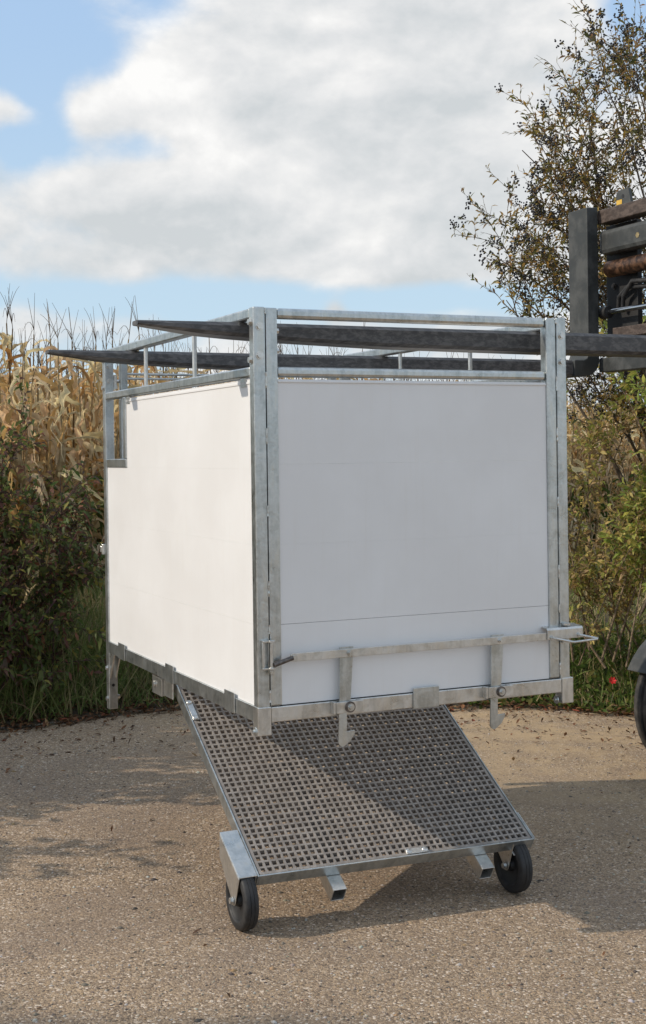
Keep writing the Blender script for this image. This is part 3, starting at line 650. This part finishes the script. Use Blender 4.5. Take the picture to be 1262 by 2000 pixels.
# tall berry shrub behind the loader: main limbs reach for points on its crown outline
tg = []
outline = [(1185, 40), (1120, 150), (1045, 185), (985, 265), (950, 275), (1010, 350), (930, 400), (885, 475), (950, 500), (925, 575), (1000, 600), (1060, 240), (1130, 260), (1100, 380), (1060, 450), (1180, 200), (1230, 90), (1240, 10), (1090, 560), (1190, 330), (1240, 250), (1075, 330), (1020, 440), (1150, 90), (1210, 140), (1000, 250), (905, 500)]
for i, (a, b_) in enumerate(outline): tg.append(at(a+(75 if a < 1000 else 55 if a < 1100 else 25), b_+10, 9.5+rng.uniform(-.4, .5)))
for i in range(26): 
    th = rng.uniform(-1.5, 2.2); el_ = rng.uniform(.25, 1.4); r_ = rng.uniform(1.5, 2.1)
    tg.append((2.95+r_*math.cos(th)*math.cos(el_)*.95, 9.6+r_*math.sin(th)*math.cos(el_)*.8, 2.4+2.7*math.sin(el_)))
shrub('berry_shrub', (2.95, 9.6, .28), tg, 13, .48, 6, .20, .052, .30, .030, [(.21, .19, .06), (.34, .26, .07), (.52, .31, .07), (.13, .14, .05), (.58, .42, .14), (.36, .22, .10)], [3.5, 3, 2.4, 2.6, 1, 2.4], M['bark'], 'tall loose shrub with clusters of black berries rising behind the loader forks', 'shrub', .017, .35, 1400, keep=.52)
# yellowing shrubs below it
for k, (bx_, by_, hh_, lab, cs, wt) in enumerate([
    (1.85, 8.95, 1.9, 'thin yellowing shrub with dry brown twigs directly behind the right box post', [(.37, .40, .10), (.68, .55, .19), (.60, .43, .22), (.38, .27, .15)], [3, 3, 2, 2]),
    (2.6, 8.9, 2.2, 'dense yellow green shrub standing behind the loader tyre', [(.36, .45, .10), (.60, .60, .15), (.72, .60, .20), (.24, .32, .09)], [4, 3, 2, 3]),
    (3.7, 9.2, 2.3, 'green hedge shrub beyond the yellow green shrub, behind the loader body', [(.17, .23, .05), (.34, .34, .07), (.10, .15, .035)], [4, 2, 3])]):
    tg = [(bx_+rng.normal(0, .42), by_+rng.normal(0, .3), .3+hh_*rng.uniform(.15, 1.0)) for _ in range(19 if k else 15)]
    shrub('leafy_shrub', (bx_, by_, .22), tg, 11, .32, 4, .15, .052, .45, .034, cs, wt, M['bark_pale'], lab, 'shrub', .009, .12, 0, droop=.3, spread=.22)
# shaded dogwood on the left, more of the hedge beyond the frame throws its shade
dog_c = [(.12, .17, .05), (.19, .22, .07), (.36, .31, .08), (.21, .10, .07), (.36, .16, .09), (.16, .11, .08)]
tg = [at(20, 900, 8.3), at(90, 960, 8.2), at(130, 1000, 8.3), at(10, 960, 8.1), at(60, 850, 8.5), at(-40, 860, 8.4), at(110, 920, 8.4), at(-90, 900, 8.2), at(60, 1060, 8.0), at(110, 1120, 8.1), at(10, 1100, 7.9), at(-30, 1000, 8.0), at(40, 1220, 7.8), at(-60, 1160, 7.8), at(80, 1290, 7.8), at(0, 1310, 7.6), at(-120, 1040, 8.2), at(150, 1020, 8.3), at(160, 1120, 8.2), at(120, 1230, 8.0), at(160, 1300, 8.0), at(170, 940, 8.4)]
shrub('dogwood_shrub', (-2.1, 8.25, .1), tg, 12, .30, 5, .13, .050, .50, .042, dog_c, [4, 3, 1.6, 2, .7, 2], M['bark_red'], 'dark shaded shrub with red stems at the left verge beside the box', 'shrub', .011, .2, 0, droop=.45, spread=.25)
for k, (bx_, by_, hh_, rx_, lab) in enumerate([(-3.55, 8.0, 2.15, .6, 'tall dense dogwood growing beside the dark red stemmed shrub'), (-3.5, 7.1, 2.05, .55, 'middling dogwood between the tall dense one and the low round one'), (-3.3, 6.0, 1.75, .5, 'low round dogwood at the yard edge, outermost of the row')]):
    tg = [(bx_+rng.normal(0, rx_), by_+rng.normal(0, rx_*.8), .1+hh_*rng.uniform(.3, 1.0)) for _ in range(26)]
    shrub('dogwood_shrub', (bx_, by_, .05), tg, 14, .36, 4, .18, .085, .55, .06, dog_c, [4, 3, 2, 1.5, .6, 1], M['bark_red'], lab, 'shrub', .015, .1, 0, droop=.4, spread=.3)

tg = [(-8.9+rng.normal(0, .3), 2.0+rng.normal(0, .28), 5.2+rng.normal(0, .28)) for _ in range(11)]  # unseen tree, added left of the view so its crown shades the near ground
shrub('added_shade_tree', (-9.0, 2.0, .04), tg, 8, .40, 3, .18, .075, .5, .06, [(.10, .14, .04), (.22, .2, .06)], [3, 2], M['bark'], 'slim loose tree out of view on the left, added to shade the near yard', 'tree', .045, .6, 0, spread=.06)

# maize: one set of leaf, stalk and tassel meshes; front rows stand as plants of their own
corn_pal = [(.76, .56, .30), (.90, .77, .54), (.62, .40, .17), (.46, .25, .09), (.84, .67, .41), (.12, .16, .04)]
def corn_leaf(green, seed):
    N = 1; L = rng.uniform(.30, .70); d = np.array([[1.0, 0, rng.choice([rng.uniform(.5, 2.0), rng.uniform(-1.2, .4)], p=[.6, .4])]]); c0 = np.array([[.10, .15, .035]]) if green else palette(corn_pal[:5], [3, 3, 2.4, 1.5, 3], 1)
    n = 9; P_ = []; ang = math.atan2(d[0, 2], 1); p = np.zeros(3); bend = rng.uniform(.15, .6)
    for k in range(n+1):
        P_.append(p.copy()); p = p + np.array([math.cos(ang), rng.normal(0, .3), math.sin(ang)])*L/n; ang = max(-1.5, ang-bend*(1.6 if k in (3, 4) else .8))
    P_ = np.array(P_); wd_ = rng.uniform(.026, .062); rows, F = [], []; tw = 0
    for k in range(n+1):
        u_ = k/n; w_ = wd_*(min(1, .35+u_*3)*(1-u_**2.2))*.5+.002; tw += rng.normal(0, .5); d_ = unit(P_[min(n, k+1)]-P_[max(0, k-1)])
        s = unit(np.cross(d_, [0, 0, 1.0]) + 1e-4); nn_ = np.cross(s, d_); s2 = s*math.cos(tw)+nn_*math.sin(tw); n2 = nn_*math.cos(tw)-s*math.sin(tw); cu = rng.uniform(.1, 1.3)
        rows += [P_[k]-s2*w_+n2*w_*cu, P_[k], P_[k]+s2*w_+n2*w_*cu]
    for k in range(n): a = 3*k; F += [(a, a+1, a+4, a+3), (a+1, a+2, a+5, a+4)]
    V = np.array(rows); C = np.repeat(c0, len(V), 0)*(1+rng.uniform(-.12, .12, (len(V), 1)))
    return V, np.array(F), C
LEAFS = [corn_leaf(False, i) for i in range(34)] + [corn_leaf(True, i) for i in range(6)]
LEAFM = [np_mesh('leaf', *l_[:2], None, None, l_[2], True) for l_ in LEAFS]
for me in LEAFM: me.materials.append(M['dryleaf'])
def stalk_geo(h):
    k = 10; P_ = np.stack([np.cumsum(rng.normal(0, .008, k)), np.cumsum(rng.normal(0, .008, k)), np.linspace(0, h, k)], 1); return P_, np.linspace(.013, .005, k)
def tassel_geo(top):
    out = []; ax_ = np.array([rng.normal(0, .12), rng.normal(0, .12), 1]); 
    for k in range(rng.integers(2, 6)):
        d = unit(ax_ + rand_dir(1)[0]*np.array([1, 1, .3])*(0 if k == 0 else .4)); L = rng.uniform(.16, .42); t_ = np.linspace(0, 1, 6)[:, None]; b0 = top+ax_*(rng.uniform(0, .06) if k else -.02); L += 0 if k else .06
        P_ = b0+d*L*t_; dr_ = rng.choice([.05, .3, .75, 1.0]) if k else rng.uniform(0, .35); P_[:, 2] -= (dr_*L*t_**2.2)[:, 0]; P_[:, :2] += d[:2]*(dr_*L*.5*t_**1.5); out.append((P_, np.linspace(.0030, .0013, 6)))
    return out
VAR = []
for i in range(8):
    h = rng.uniform(1.85, 2.2); P_, R_ = stalk_geo(h); V, F = np_tubes([(P_, R_)], 6); ms = np_mesh('stalk', V, F, None); ms.materials.append(M['stalk'])
    V2, F2 = np_tubes(tassel_geo(P_[-1]), 3); mt = np_mesh('tassel', V2, F2, None); mt.materials.append(M['tassel'])
    nl = rng.integers(26, 32); pl = []
    for k in range(nl):
        z = .25+(h-.3)*(k+rng.uniform(-.3, .3))/nl; a = (k % 2)*math.pi + rng.normal(0, 1.0); li = int(rng.integers(34, 40)) if (z < 1.2 and rng.random() < .3) or rng.random() < .004 else int(rng.integers(0, 34))
        i0 = min(9, int(z/h*9)); pl.append((li, (P_[i0, 0], P_[i0, 1], z), a, rng.uniform(.7, 1.2), rng.normal(0, .35)))
    # ear of maize in its pale husk
    pl.append(('ear', (0, 0, rng.uniform(.85, 1.15)), rng.uniform(0, 6.28), 1, 0))
    VAR.append((ms, mt, pl, (V, F), (V2, F2), h))
em = MB().tube([(0, 0, 0), (.03, 0, .05), (.06, 0, .12), (.07, 0, .2), (.072, 0, .25)], [.012, .026, .030, .024, .006], 8)
EARV, EARF = np.array(em.v), em.f
eme = bpy.data.meshes.new('ear'); eme.from_pydata(em.v, [], em.f); eme.materials.append(M['stalk'])
front, stuffp = [], []
ey = 10.0
for r_ in range(11):
    for x in np.arange(-4.6, 6.6, .15):
        p = (x+rng.normal(0, .04), ey+1.25*max(0, x+2.2)+.55*r_+rng.normal(0, .06)); vis = (-2.95 < x < -.6 or 2.6 < x < 4.4)
        (front if (r_ < 2 and vis) else stuffp).append(p)
for i, (x, y) in enumerate(front):
    ms, mt, pl, _, _, h = VAR[int(rng.integers(8))]; rz = rng.uniform(0, 6.28); sc = rng.uniform(.93, 1.08)
    r = tag(empty('maize_plant', loc=(x, y, gz(x, y)-.01)), 'dry brown maize plant in the front rows at the edge of the field', 'maize plant', 'maize plants along the field edge')
    r.rotation_euler = (rng.normal(0, .04), rng.normal(0, .04), rz); r.scale = (sc, sc, sc)
    for nm, me in (('stalk', ms), ('tassel', mt)):
        o = bpy.data.objects.new(nm, me); COL.objects.link(o); o.parent = r
    for li, lp, a, s_, tl in pl:
        o = bpy.data.objects.new('ear' if li == 'ear' else 'leaf', eme if li == 'ear' else LEAFM[li]); COL.objects.link(o); o.parent = r
        o.location = lp; o.rotation_euler = (tl, 0, a); o.scale = (s_, s_, s_)
parts = []
dull = np.array([[.30, .21, .11]]); tcol = np.array([[.18, .135, .09]])
for (x, y) in stuffp:
    ms, mt, pl, (V, F), (V2, F2), h = VAR[int(rng.integers(8))]; rz = rng.uniform(0, 6.28); c, s = math.cos(rz), math.sin(rz); Rz = np.array([[c, -s, 0], [s, c, 0], [0, 0, 1]]); sc = rng.uniform(.93, 1.1)
    b0 = np.array([x, y, gz(x, y)-.01])
    parts.append(((V*sc)@Rz.T+b0, F, np.repeat(dull, len(V), 0))); parts.append(((V2*sc)@Rz.T+b0, F2, np.repeat(tcol, len(V2), 0)))
    for li, lp, a, s_, tl in pl:
        if li == 'ear': continue
        Vl, Fl, Cl = LEAFS[li]; ca, sa = math.cos(a), math.sin(a); Ra = np.array([[ca, -sa, 0], [sa, ca, 0], [0, 0, 1]])
        parts.append((((Vl*s_)@Ra.T+np.array(lp))*sc@Rz.T+b0, Fl, Cl))
V, F, C = merge(parts); o = np_mesh('maize_field', V, F, M['dryleaf'], None, C, True); tag(o, 'dense dry maize field stretching away behind the front rows', 'maize field', kind='stuff')

# grass, weeds, fallen leaves, loose stones
def scatter(n, x0, x1, t0, t1, power=1.0):
    x = rng.uniform(x0, x1, n); t_ = t0+(t1-t0)*rng.random(n)**power; y = np.array([edge_y(a) for a in x])+t_
    z = np.array([gz(a, b_) for a, b_ in zip(x, y)]); return np.stack([x, y, z], 1), t_
gp = []
for (n, x0, x1, t0, t1, h0, h1, cols, wts) in [
    (6000, -3.2, .4, .12, 1.5, .22, .62, [(.13, .19, .045), (.19, .25, .07), (.30, .31, .12), (.46, .39, .20), (.28, .20, .12)], [3, 3, 2, 1.6, 1]),
    (2200, -2.0, -.7, .25, 1.4, .5, 1.0, [(.14, .20, .05), (.22, .27, .08), (.42, .36, .19)], [3, 3, 2.2]),
    (5500, .9, 3.6, .1, 1.4, .12, .38, [(.12, .19, .04), (.19, .25, .06), (.36, .30, .14), (.45, .36, .2)], [3, 3, 2, 1.2]),
    (4500, .8, 5.2, 1.2, 5.5, .3, .8, [(.16, .21, .06), (.30, .28, .11), (.48, .39, .22)], [2, 2, 2.5]),
    (2500, .3, 1.2, .2, 1.4, .15, .4, [(.08, .13, .025), (.2, .17, .08)], [3, 2]),
    (700, -3.2, .6, .2, 1.5, .5, 1.05, [(.34, .27, .15), (.28, .2, .11), (.16, .10, .05)], [3, 2, 2])]:
    p, t_ = scatter(n, x0, x1, t0, t1, .9); N = len(p); d = unit(rng.normal(0, .45, (N, 3))*np.array([1, 1, .2])+np.array([0, 0, 1.0])); L = rng.uniform(h0, h1, N)*np.clip(.5+t_, .5, 1.1)
    gp.append(ribbons(p-np.array([0, 0, .01]), d, L, rng.uniform(.004, .011, N)*(1 if h1 < 1 else .5), rng.uniform(.05, .6, N), palette(cols, wts, N), 4, [1, .95, .8, .55, .08], .3))
V, F, C = merge(gp); o = np_mesh('grass', V, F, M['grass'], None, C); tag(o, 'long unmown grass and dry stalks along the verge', 'grass', kind='stuff')
p, t_ = scatter(2600, .95, 3.6, .0, 1.0); N = len(p); p[:, 2] += rng.uniform(.02, .28, N)*np.clip(t_*1.5, .15, 1)
V, F, C = ribbons(p, unit(rand_dir(N)+np.array([0, 0, .5])), rng.uniform(.03, .075, N), rng.uniform(.02, .035, N), .2, palette([(.09, .15, .03), (.14, .20, .04), (.22, .2, .05)], [4, 3, 1.5], N), 2)
o = np_mesh('weeds', V, F, M['leaf'], None, C); tag(o, 'low green weeds at the foot of the shrubs', 'weeds', kind='stuff')
lp = []
for (n, x0, x1, t0, t1, s0, s1) in [(5200, -3.2, 3.8, -.10, .5, .02, .055), (1500, -3.2, 3.8, -1.7, 0, .010, .038), (90, -2, 2.5, -4.8, -1.2, .01, .03)]:
    p, t_ = scatter(n, x0, x1, t0, t1, 1 if t0 > -.5 else .55)
    if t0 < -.5: p[:, 1] = np.array([edge_y(a) for a in p[:, 0]])+t0+(t1-t0)*rng.random(n)**(.4 if t0 > -3 else 1); p[:, 2] = [tilt(a) for a in p[:, 0]]
    N = len(p); p[:, 2] += rng.uniform(.004, .03, N)*(1 if t0 > -.5 else .3); L = rng.uniform(s0, s1, N)
    d = unit(rng.normal(0, 1, (N, 3))*np.array([1, 1, .28]))
    lp.append(ribbons(p, d, L, L*rng.uniform(.35, .6, N), rng.uniform(-.3, .3, N), palette([(.16, .075, .035), (.23, .11, .05), (.10, .055, .03), (.32, .20, .10), (.07, .04, .025), (.26, .075, .04)], [4, 3, 3, 1.2, 2, .8], N), 2, None, .5, rng.uniform(-.4, .4, N)))
V, F, C = merge(lp); o = np_mesh('fallen_leaves', V, F, M['litter'], None, C); tag(o, 'brown fallen leaves lying along the edge of the yard', 'leaves', kind='stuff')
n = 9000; y = 3.2+5.4*rng.random(n)**1.3; x = (rng.random(n)*2-1)*.30*y; y = np.minimum(y, np.array([edge_y(a) for a in x])+.1)
ctr = np.stack([x, y, np.array([tilt(a) for a in x])], 1); octa = np.array([(1, 0, 0), (0, 1, 0), (-1, 0, 0), (0, -1, 0), (0, 0, 1), (0, 0, -1.0)]); fo_ = np.array([(0, 1, 4), (1, 2, 4), (2, 3, 4), (3, 0, 4), (1, 0, 5), (2, 1, 5), (3, 2, 5), (0, 3, 5)])
sz = rng.uniform(.0025, .0065, (n, 1, 1))*(1+(rng.random((n, 1, 1)) > .97)*1.0); a = rng.uniform(0, 6.28, n); Rz = np.zeros((n, 3, 3)); Rz[:, 0, 0] = np.cos(a); Rz[:, 0, 1] = -np.sin(a); Rz[:, 1, 0] = np.sin(a); Rz[:, 1, 1] = np.cos(a); Rz[:, 2, 2] = 1
V = octa[None]*rng.uniform(.6, 1.4, (n, 6, 1))*sz*np.array([1.2, .9, .6]); V = np.einsum('nij,nkj->nki', Rz, V)+ctr[:, None]; C = np.repeat(palette([(.20, .17, .14), (.33, .28, .22), (.52, .48, .42), (.10, .085, .075), (.36, .24, .13)], [4, 4, 1.6, 2, 1], n), 6, 0)
o = np_mesh('gravel', V.reshape(-1, 3), (fo_[None]+(np.arange(n)*6)[:, None, None]).reshape(-1, 3), M['stone'], None, C); tag(o, 'loose stone chips scattered over the yard', 'gravel', kind='stuff')
# small red flower low in the verge
fx, fy, fz = at(1196, 1330, 8.68); fl = MB()
for k in range(7):
    a = 2*math.pi*k/7; c_, s_ = math.cos(a), math.sin(a); fl.add([(0, 0, 0), (.03*c_-.012*s_, .03*s_+.012*c_, .012), (.045*c_, .045*s_, .02), (.03*c_+.012*s_, .03*s_-.012*c_, .012)], [(0, 1, 2, 3)])
fl2 = MB().tube([(0, 0, -fz+gz(fx, fy)), (.004, 0, 0)], .002, 6)
ro = tag(empty('red_flower', loc=(fx, fy, fz)), 'small bright red flower low in the weeds', 'flower'); hd = fl.build('petals', M['red'], ro); hd.rotation_euler = (math.radians(60), 0, 0); hd.scale = (.62, .62, .62); fl2.build('stem', M['stalk'], ro)
